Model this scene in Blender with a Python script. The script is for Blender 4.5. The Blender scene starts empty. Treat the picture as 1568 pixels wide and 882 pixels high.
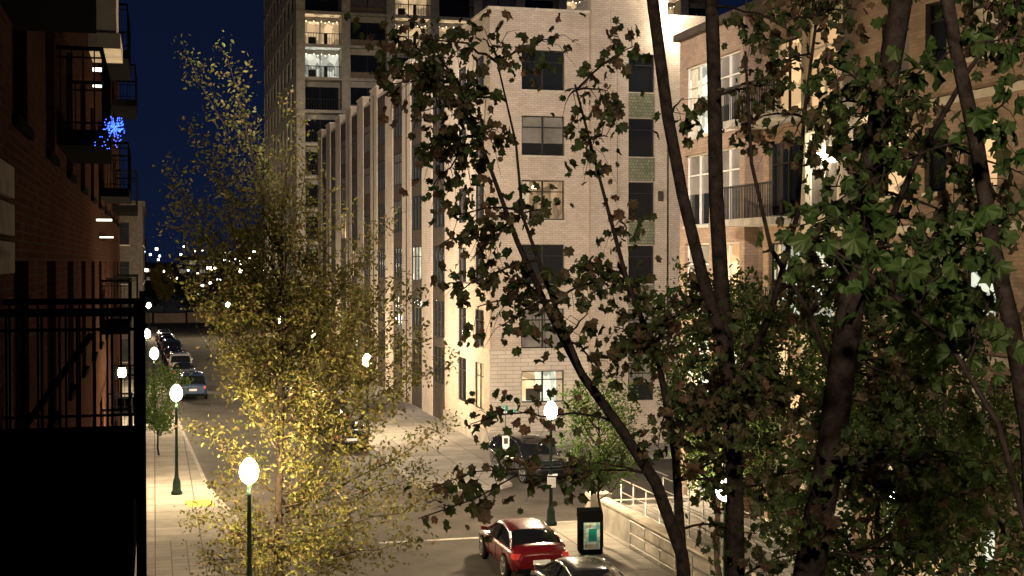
import bpy, math, random
import numpy as np
from mathutils import Vector, Matrix
random.seed(7); rng=np.random.default_rng(11)
scene=bpy.context.scene
COL=scene.collection
TH=math.radians(14.7); CT,ST=math.cos(TH),math.sin(TH)
CAMZ=9.5; FPX=2090.0
def pixel_to_world(bx,by,d):
    """image pixel coordinates + assumed depth -> world metres"""
    a=(bx-784)/FPX
    return Vector((d*(CT*a+ST), d*(CT-ST*a), CAMZ-(by-400)*d/FPX))
# ---------------------------------------------------------------- materials
def newmat(name):
    m=bpy.data.materials.new(name); m.use_nodes=True
    nt=m.node_tree; b=nt.nodes['Principled BSDF']; return m,nt,b
def mat(name,c,rough=.7,var=.25,scale=3.0,metal=0.0,bump=.0,coat=0.0,c2=None,spec=.3):
    m,nt,b=newmat(name)
    n=nt.nodes; l=nt.links
    geo=n.new('ShaderNodeNewGeometry')
    no=n.new('ShaderNodeTexNoise'); no.inputs['Scale'].default_value=scale; no.inputs['Detail'].default_value=6; no.inputs['Roughness'].default_value=.65
    l.new(geo.outputs['Position'],no.inputs['Vector'])
    mx=n.new('ShaderNodeMixRGB')
    c2=c2 or tuple(x*(1-var) for x in c)
    mx.inputs[1].default_value=(*c2,1); mx.inputs[2].default_value=(*[min(1,x*(1+var*.5)) for x in c],1)
    rp=n.new('ShaderNodeMapRange'); rp.inputs[1].default_value=.35; rp.inputs[2].default_value=.65
    l.new(no.outputs[0],rp.inputs[0]); l.new(rp.outputs[0],mx.inputs[0]); l.new(mx.outputs[0],b.inputs['Base Color'])
    b.inputs['Roughness'].default_value=rough; b.inputs['Metallic'].default_value=metal
    b.inputs['Specular IOR Level'].default_value=spec; b.inputs['Coat Weight'].default_value=coat
    if bump:
        bp=n.new('ShaderNodeBump'); bp.inputs['Strength'].default_value=bump; bp.inputs['Distance'].default_value=.02
        l.new(no.outputs[0],bp.inputs['Height']); l.new(bp.outputs[0],b.inputs['Normal'])
    return m
def brick(name,c1,c2,mortar,w=.3,h=.1,ms=.012,flat=False,rough=.95,blot=.25,spec=.08):
    m,nt,b=newmat(name); n=nt.nodes; l=nt.links
    geo=n.new('ShaderNodeNewGeometry'); sx=n.new('ShaderNodeSeparateXYZ'); l.new(geo.outputs['Position'],sx.inputs[0])
    cx=n.new('ShaderNodeCombineXYZ')
    if flat:
        l.new(sx.outputs[0],cx.inputs[0]); l.new(sx.outputs[1],cx.inputs[1])
    else:
        ad=n.new('ShaderNodeMath'); ad.operation='ADD'; l.new(sx.outputs[0],ad.inputs[0]); l.new(sx.outputs[1],ad.inputs[1])
        l.new(ad.outputs[0],cx.inputs[0]); l.new(sx.outputs[2],cx.inputs[1])
    br=n.new('ShaderNodeTexBrick'); l.new(cx.outputs[0],br.inputs['Vector'])
    br.inputs['Color1'].default_value=(*c1,1); br.inputs['Color2'].default_value=(*c2,1); br.inputs['Mortar'].default_value=(*mortar,1)
    br.inputs['Scale'].default_value=1; br.inputs['Brick Width'].default_value=w; br.inputs['Row Height'].default_value=h
    br.inputs['Mortar Size'].default_value=ms; br.inputs['Mortar Smooth'].default_value=.3
    if flat: br.offset=0.0
    no=n.new('ShaderNodeTexNoise'); no.inputs['Scale'].default_value=.7; no.inputs['Detail'].default_value=7; no.inputs['Roughness'].default_value=.7
    l.new(geo.outputs['Position'],no.inputs['Vector'])
    mr=n.new('ShaderNodeMapRange'); mr.inputs[1].default_value=.3; mr.inputs[2].default_value=.7; mr.inputs[3].default_value=1-blot; mr.inputs[4].default_value=1.05
    l.new(no.outputs[0],mr.inputs[0])
    mx=n.new('ShaderNodeMixRGB'); mx.blend_type='MULTIPLY'; mx.inputs[0].default_value=1
    l.new(br.outputs[0],mx.inputs[1]); l.new(mr.outputs[0],mx.inputs[2]); l.new(mx.outputs[0],b.inputs['Base Color'])
    bp=n.new('ShaderNodeBump'); bp.inputs['Strength'].default_value=.5; bp.inputs['Distance'].default_value=.01; bp.invert=True
    l.new(br.outputs['Fac'],bp.inputs['Height']); l.new(bp.outputs[0],b.inputs['Normal'])
    b.inputs['Roughness'].default_value=rough; b.inputs['Specular IOR Level'].default_value=spec
    return m
def emis(name,c,s,sample=False):
    m,nt,b=newmat(name); b.inputs['Base Color'].default_value=(*c,1)
    b.inputs['Emission Color'].default_value=(*c,1); b.inputs['Emission Strength'].default_value=s
    if not sample: m.cycles.emission_sampling='NONE'
    return m
def room(name,c,s):
    m,nt,b=newmat(name); n=nt.nodes; l=nt.links
    geo=n.new('ShaderNodeNewGeometry'); no=n.new('ShaderNodeTexVoronoi'); no.inputs['Scale'].default_value=1.4
    l.new(geo.outputs['Position'],no.inputs['Vector'])
    mx=n.new('ShaderNodeMixRGB'); mx.inputs[1].default_value=(*[x*.25 for x in c],1); mx.inputs[2].default_value=(*c,1)
    sp=n.new('ShaderNodeSeparateColor'); l.new(no.outputs['Color'],sp.inputs[0]); l.new(sp.outputs[0],mx.inputs[0])
    l.new(mx.outputs[0],b.inputs['Base Color']); l.new(mx.outputs[0],b.inputs['Emission Color'])
    b.inputs['Emission Strength'].default_value=s; m.cycles.emission_sampling='NONE'; return m
def leafmat(name,cols,transl=.4):
    m=bpy.data.materials.new(name); m.use_nodes=True; nt=m.node_tree; n=nt.nodes; l=nt.links
    for x in list(n): n.remove(x)
    out=n.new('ShaderNodeOutputMaterial'); geo=n.new('ShaderNodeNewGeometry'); cr=n.new('ShaderNodeValToRGB')
    l.new(geo.outputs['Random Per Island'],cr.inputs[0])
    els=cr.color_ramp.elements
    while len(els)<len(cols): els.new(.5)
    for i,c in enumerate(cols):
        els[i].position=i/(len(cols)-1); els[i].color=(*c,1)
    no=n.new('ShaderNodeTexNoise'); no.inputs['Scale'].default_value=30
    l.new(geo.outputs['Position'],no.inputs['Vector'])
    mm=n.new('ShaderNodeMixRGB'); mm.blend_type='MULTIPLY'; mm.inputs[0].default_value=.5
    l.new(cr.outputs[0],mm.inputs[1]); l.new(no.outputs[0],mm.inputs[2])
    df=n.new('ShaderNodeBsdfDiffuse'); tr=n.new('ShaderNodeBsdfTranslucent'); gl=n.new('ShaderNodeBsdfGlossy')
    gl.inputs['Roughness'].default_value=.5; gl.inputs['Color'].default_value=(.35,.33,.25,1)
    l.new(mm.outputs[0],df.inputs[0]); l.new(mm.outputs[0],tr.inputs[0])
    m1=n.new('ShaderNodeMixShader'); m1.inputs[0].default_value=transl; l.new(df.outputs[0],m1.inputs[1]); l.new(tr.outputs[0],m1.inputs[2])
    m2=n.new('ShaderNodeMixShader'); m2.inputs[0].default_value=.035; l.new(m1.outputs[0],m2.inputs[1]); l.new(gl.outputs[0],m2.inputs[2])
    l.new(m2.outputs[0],out.inputs[0]); return m
M={}
M['cream']=brick('cream_brick',(.48,.41,.345),(.40,.34,.285),(.29,.245,.205),.32,.105,.014)
M['cream_lo']=brick('cream_block',(.50,.45,.39),(.45,.40,.345),(.24,.21,.18),.8,.2,.014)
M['tan']=brick('tan_brick',(.29,.205,.15),(.22,.155,.115),(.19,.155,.125),.3,.1,.014)
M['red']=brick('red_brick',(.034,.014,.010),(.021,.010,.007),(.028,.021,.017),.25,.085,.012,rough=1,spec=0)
M['stone']=mat('limestone',(.42,.38,.32),.9,.25,2,bump=.2,spec=.08)
M['dstone']=mat('weathered_stone',(.10,.085,.072),.95,.3,3,bump=.2,spec=.0)
M['conc']=mat('concrete',(.30,.28,.25),.9,.35,1.2,bump=.2,spec=.1)
M['panel']=mat('brown_metal_panel',(.05,.04,.033),.7,.2,1,spec=.1)
M['green']=brick('patterned_green_panel',(.20,.21,.15),(.13,.145,.10),(.1,.1,.07),.16,.16,.02)
M['frame']=mat('dark_window_frame',(.02,.02,.02),.6,.1,spec=.15)
M['lframe']=mat('white_window_frame',(.5,.48,.44),.5,.1)
M['glass']=mat('dark_glass',(.012,.014,.016),.06,.2,.4,spec=.7)
M['blind']=mat('glass_with_blind',(.17,.16,.145),.12,.35,.7,spec=.6)
M['half']=M['blind']
M['roomw']=room('lit_room_warm',(.9,.66,.38),.8)
M['roomc']=room('lit_room_cool',(.75,.78,.68),.75)
M['roomd']=room('dim_room',(.5,.38,.24),.4)
M['roomf']=room('distant_lit_room',(.6,.5,.35),.5)
M['curt']=mat('curtain',(.5,.45,.36),.9,.3,6)
M['bulb']=emis('room_bulb',(1,.82,.55),5)
M['far_l']=emis('distant_light',(1,.88,.66),12)
M['far_c']=emis('distant_light_cool',(.75,.9,1),9)
M['asph']=mat('asphalt',(.062,.055,.049),.8,.4,.5,bump=.3,spec=.15)
M['pave']=brick('sidewalk_slabs',(.31,.29,.265),(.24,.225,.205),(.10,.095,.09),1.5,1.5,.025,flat=True,blot=.4)
M['tile']=brick('sidewalk_pavers',(.20,.185,.175),(.15,.14,.135),(.08,.07,.065),.5,.5,.02,flat=True)
M['kerb']=mat('kerb_granite',(.26,.24,.22),.85,.35,5)
M['paint']=mat('road_paint',(.4,.38,.34),.8,.7,1.5)
M['yellow']=mat('tactile_yellow',(.55,.34,.05),.8,.2,4)
M['steel']=mat('black_steel',(.006,.006,.006),.9,.1,spec=0)
M['lampm']=mat('green_cast_iron',(.012,.024,.018),.6,.2,6,spec=.1)
M['rail']=mat('galvanised_rail',(.3,.29,.27),.35,.2,8,metal=.7)
M['rub']=mat('tyre_rubber',(.015,.015,.015),.8,.1)
M['rim']=mat('alloy_rim',(.35,.35,.36),.3,.1,metal=.9)
M['cglass']=mat('car_glass',(.008,.009,.01),.03,.1,spec=.8)
M['tail']=emis('tail_lamp',(.35,.01,.008),.25)
M['headl']=mat('head_lamp',(.6,.6,.6),.1,.1,metal=.3)
M['plate']=mat('number_plate',(.6,.6,.62),.4,.1)
M['bark']=mat('bark',(.030,.022,.019),1,.6,14,bump=1.0,spec=.0)
M['bark2']=mat('bark_grey',(.025,.019,.014),1,.6,14,bump=.8,spec=.0)
M['globe']=emis('lamp_globe',(1,.74,.42),3000,True)
M['globem']=emis('lamp_globe_mid',(1,.76,.46),2000,True)
M['globef']=emis('lamp_globe_far',(1,.78,.48),1100,True)
M['globes']=emis('lamp_globe_soft',(1,.80,.52),600,True)
M['scon']=emis('sconce_light',(1,.85,.62),130,True)
M['white_l']=emis('white_light_strip',(.95,1,.85),3)
M['blue']=emis('blue_led',(.04,.12,1.0),5)
M['teal']=mat('street_sign_teal',(.0,.22,.20),.4,.1)
M['signw']=mat('sign_white',(.6,.6,.58),.5,.1)
M['poster']=mat('poster_print',(.5,.6,.5),.4,.8,6,c2=(.1,.3,.4))
M['soil']=mat('earth',(.03,.03,.02),.95,.4,.05)
# ---------------------------------------------------------------- mesh builder
class MB:
    def __init__(s): s.v=[];s.f=[];s.m=[];s.sm=[];s.mats=[]
    def mi(s,k):
        if k not in s.mats: s.mats.append(k)
        return s.mats.index(k)
    def poly(s,pts,k,sm=False):
        b=len(s.v); s.v+= [tuple(p) for p in pts]; s.f.append(tuple(range(b,b+len(pts)))); s.m.append(s.mi(k)); s.sm.append(sm)
    def box(s,x0,x1,y0,y1,z0,z1,k):
        s.hexa([(x0,y0,z0),(x1,y0,z0),(x1,y1,z0),(x0,y1,z0),(x0,y0,z1),(x1,y0,z1),(x1,y1,z1),(x0,y1,z1)],k)
    def hexa(s,p,k):
        b=len(s.v); s.v+=[tuple(q) for q in p]
        for f in [(3,2,1,0),(4,5,6,7),(0,1,5,4),(1,2,6,5),(2,3,7,6),(3,0,4,7)]:
            s.f.append(tuple(b+i for i in f)); s.m.append(s.mi(k)); s.sm.append(False)
    def tube(s,pts,rad,k,n=6,cap=True):
        b=len(s.v); P=[Vector(p) for p in pts]; N=len(P)
        up=Vector((.31,.52,.79))
        for i,p in enumerate(P):
            t=(P[min(i+1,N-1)]-P[max(i-1,0)])
            if t.length<1e-6: t=Vector((0,0,1))
            t.normalize(); a=t.cross(up)
            if a.length<.05: a=t.cross(Vector((1,0,0)))
            a.normalize(); c=t.cross(a); r=rad[i] if hasattr(rad,'__len__') else rad
            for j in range(n):
                an=2*math.pi*j/n; s.v.append(tuple(p+a*(r*math.cos(an))+c*(r*math.sin(an))))
        mi=s.mi(k)
        for i in range(N-1):
            for j in range(n):
                j2=(j+1)%n; s.f.append((b+i*n+j,b+i*n+j2,b+(i+1)*n+j2,b+(i+1)*n+j)); s.m.append(mi); s.sm.append(True)
        if cap:
            s.f.append(tuple(b+j for j in range(n))); s.m.append(mi); s.sm.append(False)
            s.f.append(tuple(b+(N-1)*n+j for j in range(n))); s.m.append(mi); s.sm.append(False)
    def lathe(s,c,prof,k,n=14,sm=True):
        s.grid([[ (c[0]+r*math.cos(2*math.pi*j/n),c[1]+r*math.sin(2*math.pi*j/n),c[2]+z) for j in range(n)] for r,z in prof],k,closed=True,sm=sm)
    def grid(s,rows,k,closed=False,sm=True):
        b=len(s.v); n=len(rows[0])
        for r in rows: s.v+=[tuple(p) for p in r]
        for i in range(len(rows)-1):
            for j in range(n if closed else n-1):
                j2=(j+1)%n; kk=k(i,j) if callable(k) else k
                s.f.append((b+i*n+j,b+i*n+j2,b+(i+1)*n+j2,b+(i+1)*n+j)); s.m.append(s.mi(kk)); s.sm.append(sm)
    def obj(s,name,parent=None,bevel=0):
        me=bpy.data.meshes.new(name); me.from_pydata(s.v,[],s.f)
        for k in s.mats: me.materials.append(M[k])
        me.polygons.foreach_set('material_index',s.m); me.polygons.foreach_set('use_smooth',s.sm); me.update()
        o=bpy.data.objects.new(name,me); COL.objects.link(o)
        if parent: o.parent=parent
        if bevel:
            md=o.modifiers.new('bev','BEVEL'); md.width=bevel; md.segments=2; md.limit_method='ANGLE'
        return o
def empty(name,loc=(0,0,0),rz=0):
    e=bpy.data.objects.new(name,None); COL.objects.link(e); e.location=loc; e.rotation_euler=(0,0,rz); e.empty_display_size=.3; return e
# ---------------------------------------------------------------- facades
class Bld:
    def __init__(s,name): s.e=empty(name); s.w=MB(); s.fr=MB(); s.gl=MB(); s.rm=MB(); s.tr=MB()
    def done(s):
        for mb,n in ((s.w,'walls'),(s.fr,'window_frames'),(s.gl,'window_glass'),(s.rm,'lit_rooms'),(s.tr,'trim')):
            if mb.f: mb.obj(n,s.e)
    def facade(s,O,U,N,W,z0,z1,ops,k,fr='frame',rev=.2,mull=1,trans=True,sill='stone'):
        O=Vector(O);U=Vector(U);N=Vector(N)
        def P(u,z,d=0): 
            p=O+U*u-N*d; return (p.x,p.y,z)
        def bx(mb,u0,u1,a,b,d0,d1,kk):
            mb.hexa([P(u0,a,d0),P(u1,a,d0),P(u1,a,d1),P(u0,a,d1),P(u0,b,d0),P(u1,b,d0),P(u1,b,d1),P(u0,b,d1)],kk)
        us=sorted(set([0,W]+[round(o[0],4) for o in ops]+[round(o[1],4) for o in ops]))
        zs=sorted(set([z0,z1]+[round(o[2],4) for o in ops]+[round(o[3],4) for o in ops]))
        for i in range(len(us)-1):
            for j in range(len(zs)-1):
                cu=(us[i]+us[i+1])/2; cz=(zs[j]+zs[j+1])/2
                if any(o[0]<cu<o[1] and o[2]<cz<o[3] for o in ops): continue
                s.w.poly([P(us[i],zs[j]),P(us[i+1],zs[j]),P(us[i+1],zs[j+1]),P(us[i],zs[j+1])],k)
        for o in ops:
            u0,u1,a,b=o[:4]; kind=o[4] if len(o)>4 else 'glass'
            for q in ([P(u0,a),P(u0,a,rev),P(u0,b,rev),P(u0,b)],[P(u1,a),P(u1,a,rev),P(u1,b,rev),P(u1,b)],[P(u0,b),P(u1,b),P(u1,b,rev),P(u0,b,rev)],[P(u0,a),P(u1,a),P(u1,a,rev),P(u0,a,rev)]): s.w.poly(q,k)
            t=.055; d0,d1=rev-.07,rev-.005
            bx(s.fr,u0,u1,a,a+t,d0,d1,fr); bx(s.fr,u0,u1,b-t,b,d0,d1,fr)
            bx(s.fr,u0,u0+t,a+t,b-t,d0,d1,fr); bx(s.fr,u1-t,u1,a+t,b-t,d0,d1,fr)
            nm=max(0,int(round((u1-u0)/1.15))-1) if mull else 0
            for q in range(nm):
                uu=u0+(u1-u0)*(q+1)/(nm+1); bx(s.fr,uu-.04,uu+.04,a+t,b-t,d0,d1,fr)
            if trans: 
                zz=a+(b-a)*.7; bx(s.fr,u0+t,u1-t,zz,zz+.05,d0+.01,d1-.01,fr)
            if sill: bx(s.tr,u0-.05,u1+.05,a-.1,a-.003,-.06,.05,sill)
            if kind in('glass','blind','half'):
                if kind=='half':
                    zm=a+(b-a)*random.uniform(.3,.7)
                    s.gl.poly([P(u0,a,rev),P(u1,a,rev),P(u1,zm,rev),P(u0,zm,rev)],'glass'); s.gl.poly([P(u0,zm,rev),P(u1,zm,rev),P(u1,b,rev),P(u0,b,rev)],'blind')
                else: s.gl.poly([P(u0,a,rev),P(u1,a,rev),P(u1,b,rev),P(u0,b,rev)],kind)
            elif kind=='roomf': s.gl.poly([P(u0,a,rev),P(u1,a,rev),P(u1,b,rev),P(u0,b,rev)],kind)
            else:
                D=rev+2.6
                for q in ([P(u0,a,rev),P(u0,a,D),P(u0,b,D),P(u0,b,rev)],[P(u1,a,rev),P(u1,a,D),P(u1,b,D),P(u1,b,rev)],[P(u0,b,rev),P(u1,b,rev),P(u1,b,D),P(u0,b,D)],[P(u0,a,rev),P(u1,a,rev),P(u1,a,D),P(u0,a,D)],[P(u0,a,D),P(u1,a,D),P(u1,b,D),P(u0,b,D)]): s.rm.poly(q,kind)
                um=u0+(u1-u0)*random.uniform(.3,.7)
                bx(s.rm,um-.15,um+.15,b-.35,b-.2,rev+1.2,rev+1.5,'bulb')
                cw=(u1-u0)*random.uniform(.12,.35); side=random.random()<.5
                bx(s.rm,u0+.02 if side else u1-cw,u0+cw if side else u1-.02,a+.02,b-.02,rev+.05,rev+.09,'curt')
                if random.random()<.6: bx(s.rm,um-.4,um+.3,a,a+.6,rev+.8,rev+1.3,'panel')
def kind(pl=.15,pb=.2,warm=.7):
    r=random.random()
    if r<pl: return 'roomw' if random.random()<warm else 'roomc'
    if r<pl+pb: return random.choice(['blind','half'])
    return 'glass'
# ================================================================ CORNER BUILDING
b=Bld('brick_apartment_building')
XF,YF=16.3,66.5; H=22.1
sill=[2.35,5.1,8.35,11.6,14.85,18.15]
k1=['roomc','blind','glass','roomd','half','glass']
ops=[(1.65,3.9,z,z+(1.6 if i==0 else 2.0),k1[i]) for i,z in enumerate(sill)]
b.facade((XF,YF,0),(1,0,0),(0,-1,0),5.2,0,5.0,[o for o in ops if o[3]<5],'cream_lo')
b.facade((XF,YF,0),(1,0,0),(0,-1,0),5.2,5.0,H,[o for o in ops if o[3]>5],'cream')
BX=XF+5.2; BY=YF-.4; HB=22.8
ops=[(2.0,3.4,z,z+1.95,random.choice(['glass','half','glass'])) for z in sill]
b.facade((BX,BY,0),(1,0,0),(0,-1,0),4.1,0,HB,ops,'cream',sill=None)
b.w.poly([(BX,BY,0),(BX,YF+3,0),(BX,YF+3,HB),(BX,BY,HB)],'cream'); b.w.poly([(BX+4.1,BY,0),(BX+4.1,YF,0),(BX+4.1,YF,HB),(BX+4.1,BY,HB)],'cream')
b.tr.box(BX+1.0,BX+1.35,BY-.12,BY-.003,0,HB-.6,'cream'); 
for i in range(5):
    b.tr.box(BX+2.0,BX+3.4,BY-.05,BY-.003,sill[i]+2.0,sill[i+1]-.06,'green')
b.tr.box(BX-.05,BX+4.15,BY-.08,YF+2,HB,HB+.12,'stone')
ops=[]
for u in (1.2,5.2,9.2,13.2):
    for z in sill: ops.append((u,u+2.0,z,z+1.95,kind(.1,.3)))
b.facade((BX+4.1,YF,0),(1,0,0),(0,-1,0),17,0,H,ops,'cream')
b.tr.box(XF-.1,BX-.003,YF-.1,YF+.35,H,H+.14,'stone'); b.tr.box(BX+4.16,BX+21.1,YF-.1,YF+.35,H,H+.14,'stone')
kk=[['roomw','glass'],['glass','glass'],['glass','half'],['glass','glass'],['half','glass'],['glass','glass']]
ops=[]
for i,z in enumerate(sill):
    ops.append((1.3,3.3,z-(.5 if i==0 else 0),z+1.9,kk[i][0])); ops.append((5.4,7.4,z-(.5 if i==0 else 0),z+1.9,kk[i][1]))
b.facade((XF,YF,0),(0,1,0),(-1,0,0),11,0,H,ops,'cream',rev=.12,sill=None)
b.tr.box(XF-.1,XF+.3,YF+.36,YF+11,H,H+.14,'stone')
b.tr.box(XF-.1,XF-.003,YF,YF+11,.0,.9,'conc'); b.tr.box(XF-.1,XF+5.1,YF-.1,YF-.003,0,.9,'conc')
y=YF+11; i=0
while y<138:
    ops=[]
    for z in sill: ops.append((.3,3.5,z-.1,z+2.1,kind(.10,.12,.5)))
    b.facade((XF+.06,y,0),(0,1,0),(-1,0,0),3.8,0,H-.35,ops,'panel',sill=None,rev=.05)
    b.w.poly([(XF,y+3.8,0),(XF,y+7,0),(XF,y+7,H+.1),(XF,y+3.8,H+.1)],'cream')
    b.w.poly([(XF,y+3.8,0),(XF+.3,y+3.8,0),(XF+.3,y+3.8,H+.1),(XF,y+3.8,H+.1)],'cream'); b.w.poly([(XF,y+7,0),(XF+.3,y+7,0),(XF+.3,y+7,H+.1),(XF,y+7,H+.1)],'cream')
    b.w.box(XF-.0,XF+.5,y+3.8,y+7,H+.1,H+.5,'cream'); b.tr.box(XF-.07,XF+.6,y+3.75,y+7.05,H+.5,H+.64,'stone')
    b.tr.box(XF+.03,XF+.4,y+.003,y+3.75,H-.35,H-.2,'stone')
    b.tr.box(XF-.05,XF-.003,y+5.2,y+5.35,0,H,'panel') if i%2 else None
    y+=7.0; i+=1
b.w.poly([(XF,y,0),(XF+25,y,0),(XF+25,y,H),(XF,y,H)],'cream')
b.w.box(XF+.6,XF+26,YF+3.2,y-.1,H-.9,H-.6,'conc')
b.w.poly([(BX+21.1,YF,0),(BX+21.1,y,0),(BX+21.1,y,H),(BX+21.1,YF,H)],'cream')
b.w.poly([(XF+.1,YF+.36,H-.7),(BX+21,YF+.36,H-.7),(BX+21,YF+3.3,H-.7),(XF+.1,YF+3.3,H-.7)],'conc')
b.tr.box(BX+3.6,BX+3.85,BY-.12,BY-.003,12.6,13.1,'panel')
for z in (5.0,): b.tr.box(XF-.05,XF-.003,YF,YF+11,z-.1,z+.08,'stone')
b.done()
# ================================================================ TOWER
t=Bld('apartment_tower')
TX,TY,TH_=14.3,142.0,52.0
fl=[1.6+3.4*i for i in range(14)]
LIT={(9,0):'roomw',(9,3):'roomw',(9,2):'roomw',(8,0):'roomc',(10,2):'roomw',(10,6):'roomw',(10,8):'roomw',(7,2):'roomd'}
t.w.box(TX+.4,TX+46,TY+1.9,TY+42,0,TH_,'conc')
for i,z in enumerate(fl):
    zt=z+2.35
    t.tr.box(TX,TX+46,TY-.15,TY+1.8,z-.55,z-.25,'stone')
    x=TX; j=0
    while x<TX+44:
        t.tr.box(x,x+.9,TY,TY+1.85,z-.245,z+2.845,'stone')
        bal=(j%3!=1)
        if bal:
            lk=LIT.get((i,j)) or ('roomw' if random.random()<.12 and (i,j)!=(7,0) else None)
            t.gl.poly([(x+.9,TY+1.88,z),(x+4.6,TY+1.88,z),(x+4.6,TY+1.88,zt),(x+.9,TY+1.88,zt)],lk or 'glass')
            if lk:
                t.w.poly([(x+.9,TY+.1,z+2.84),(x+4.6,TY+.1,z+2.84),(x+4.6,TY+1.8,z+2.84),(x+.9,TY+1.8,z+2.84)],lk)
                for q in range(9): 
                    xx=x+1.1+.4*q; t.rm.box(xx,xx+.07,TY+1.2,TY+1.27,zt-.1-.15*(q%2),zt-.02-.15*(q%2),'bulb')
                t.fr.box(x+1.4,x+2.1,TY+.8,TY+1.3,z-.245,z+.6,'panel'); t.fr.box(x+3.0,x+3.3,TY+.8,TY+1.1,z-.245,z+1.0,'panel')
            for q in range(14):
                xx=x+.95+q*.27; t.fr.box(xx,xx+.04,TY+.05,TY+.09,z-.2,z+.85,'frame')
            t.fr.box(x+.9,x+4.7,TY+.03,TY+.11,z+.85,z+.92,'frame')
            t.fr.box(x+2.6,x+2.7,TY+1.8,TY+1.87,z,zt,'frame')
        else:
            t.w.box(x+.9,x+4.6,TY+.4,TY+1.85,z-.245,z+.45,'tan'); t.w.box(x+.9,x+4.6,TY+.4,TY+1.85,zt-.1,z+2.845,'stone')
            t.gl.poly([(x+.9,TY+.6,z+.45),(x+4.6,TY+.6,z+.45),(x+4.6,TY+.6,zt-.1),(x+.9,TY+.6,zt-.1)],kind(.12,.3))
            t.fr.box(x+2.7,x+2.8,TY+.5,TY+.58,z+.45,zt-.1,'frame')
        x+=4.7; j+=1
ops=[]
for z in fl:
    for u in range(9): ops.append((1.6+u*4.5,4.2+u*4.5,z+.2,z+2.3,'blind' if random.random()<.2 else 'glass'))
t.facade((TX,TY+1.9,0),(0,1,0),(-1,0,0),40,0,TH_,ops,'stone',trans=False,sill=None)
t.done()
# ================================================================ RIGHT BUILDING
r=Bld('brick_residential_building')
RX=19.6; RH=17.7
sl=[1.0,4.5,7.75,11.0,14.25]
def rsec(y0,y1,k,z1,ops,fr,off=0,mull=1): 
    r.facade((RX+off,y0,0),(0,1,0),(-1,0,0),y1-y0,0,z1,ops,k,fr=fr,mull=mull)
o1=[];
for i,z in enumerate(sl):
    o1.append((.4,2.6,z-.2,z+2.4,kind(.5,.3,.4))); o1.append((3.0,5.3,z-.2,z+2.4,kind(.5,.3,.4)))
rsec(42.2,48,'tan',RH,o1,'lframe',-.5)
r.w.poly([(RX-.5,42.2,0),(RX,42.2,0),(RX,42.2,RH),(RX-.5,42.2,RH)],'tan')
r.w.poly([(RX-.5,48,0),(RX+20,48,0),(RX+20,48,RH),(RX-.5,48,RH)],'tan')
o1=[]
for i,z in enumerate(sl):
    o1.append((.6,3.0,z,z+2.35,kind(.5,.3,.6)))
rsec(38.4,42.2,'tan',RH,o1,'frame')
o1=[]
for i,z in enumerate(sl):
    o1.append((.3,2.3,z-.1,z+2.4,kind(.5,.3,.6)))
rsec(35.8,38.4,'stone',RH,o1,'lframe',-.35)
for yy in(35.8,38.4): r.w.poly([(RX-.35,yy,0),(RX,yy,0),(RX,yy,RH),(RX-.35,yy,RH)],'stone')
o1=[]
cols=[(1.2,2.6),(5.0,6.4),(8.2,9.6),(12.0,13.4),(15.0,16.4),(17.2,18.2),(19,20.4)]
for i,z in enumerate(sl):
    for j,(a,c) in enumerate(cols):
        kd='glass'
        if i==3 and j in(3,4,6): kd='roomw'
        elif i==2 and j in(4,): kd='roomc'
        elif random.random()<.45: kd=random.choice(['roomd','blind','roomw','roomd','roomc'])
        o1.append((a,c,z+.3,z+2.0,kd))
RS=13.8
r.facade((RX,RS,0),(0,1,0),(-1,0,0),22,0,RH+3.3,o1,'tan')
for z in sl: r.tr.box(RX-.09,RX-.003,RS,35.8,z-.75,z-.55,'stone')
for z in sl[1:]:
    r.tr.box(RX-1.3,RX-.003,38.5,42.15,z-.35,z-.12,'conc')
    for q in range(30): r.fr.box(RX-1.28,RX-1.25,38.55+q*.122,38.57+q*.122,z-.12,z+.9,'frame')
    r.fr.box(RX-1.3,RX-1.23,38.5,42.15,z+.9,z+.96,'frame')
r.tr.box(RX-.75,RX+.4,35.75,48.1,RH,RH+.25,'panel')
r.tr.box(RX-.1,RX+.4,RS,35.75,RH+3.3,RH+3.5,'stone')
r.w.poly([(RX,RS,0),(RX+20,RS,0),(RX+20,RS,RH+3.3),(RX,RS,RH+3.3)],'tan')
r.w.poly([(RX,35.8,RH),(RX+20,35.8,RH),(RX+20,35.8,RH+3.3),(RX,35.8,RH+3.3)],'tan')
r.w.poly([(RX,35.7,RH-.1),(RX+20,35.7,RH-.1),(RX+20,48,RH-.1),(RX,48,RH-.1)],'conc')
r.w.poly([(RX,RS,RH+3),(RX+20,RS,RH+3),(RX+20,35.8,RH+3),(RX,35.8,RH+3)],'conc')
r.done()
# ================================================================ LEFT (own) BUILDING
q=Bld('red_brick_building')
LX=-1.2; ops=[]
for u in range(14):
    for z in (1.0,4.4,7.6,10.8,14.0,17.2):
        y0=1.2+u*3.9; kd='glass'
        if u>9 and random.random()<.15: kd='roomd'
        ops.append((y0,y0+1.5,z,z+1.9,kd))
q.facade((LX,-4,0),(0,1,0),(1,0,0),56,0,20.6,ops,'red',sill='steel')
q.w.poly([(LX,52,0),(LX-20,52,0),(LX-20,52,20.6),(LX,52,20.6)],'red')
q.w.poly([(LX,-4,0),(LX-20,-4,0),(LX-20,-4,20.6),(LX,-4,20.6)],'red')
q.w.poly([(LX,-4,20.4),(LX,52,20.4),(LX-20,52,20.4),(LX-20,-4,20.4)],'conc')
q.tr.box(LX+.003,-.68,27.6,29.4,13.9,20.6,'stone'); q.tr.box(LX+.003,-.6,27.5,29.5,13.6,13.9,'stone')
for zz in (9.4,9.72,10.04): q.tr.box(LX+.003,LX+.05,10.9,12.4,zz,zz+.26,'dstone')
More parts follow.
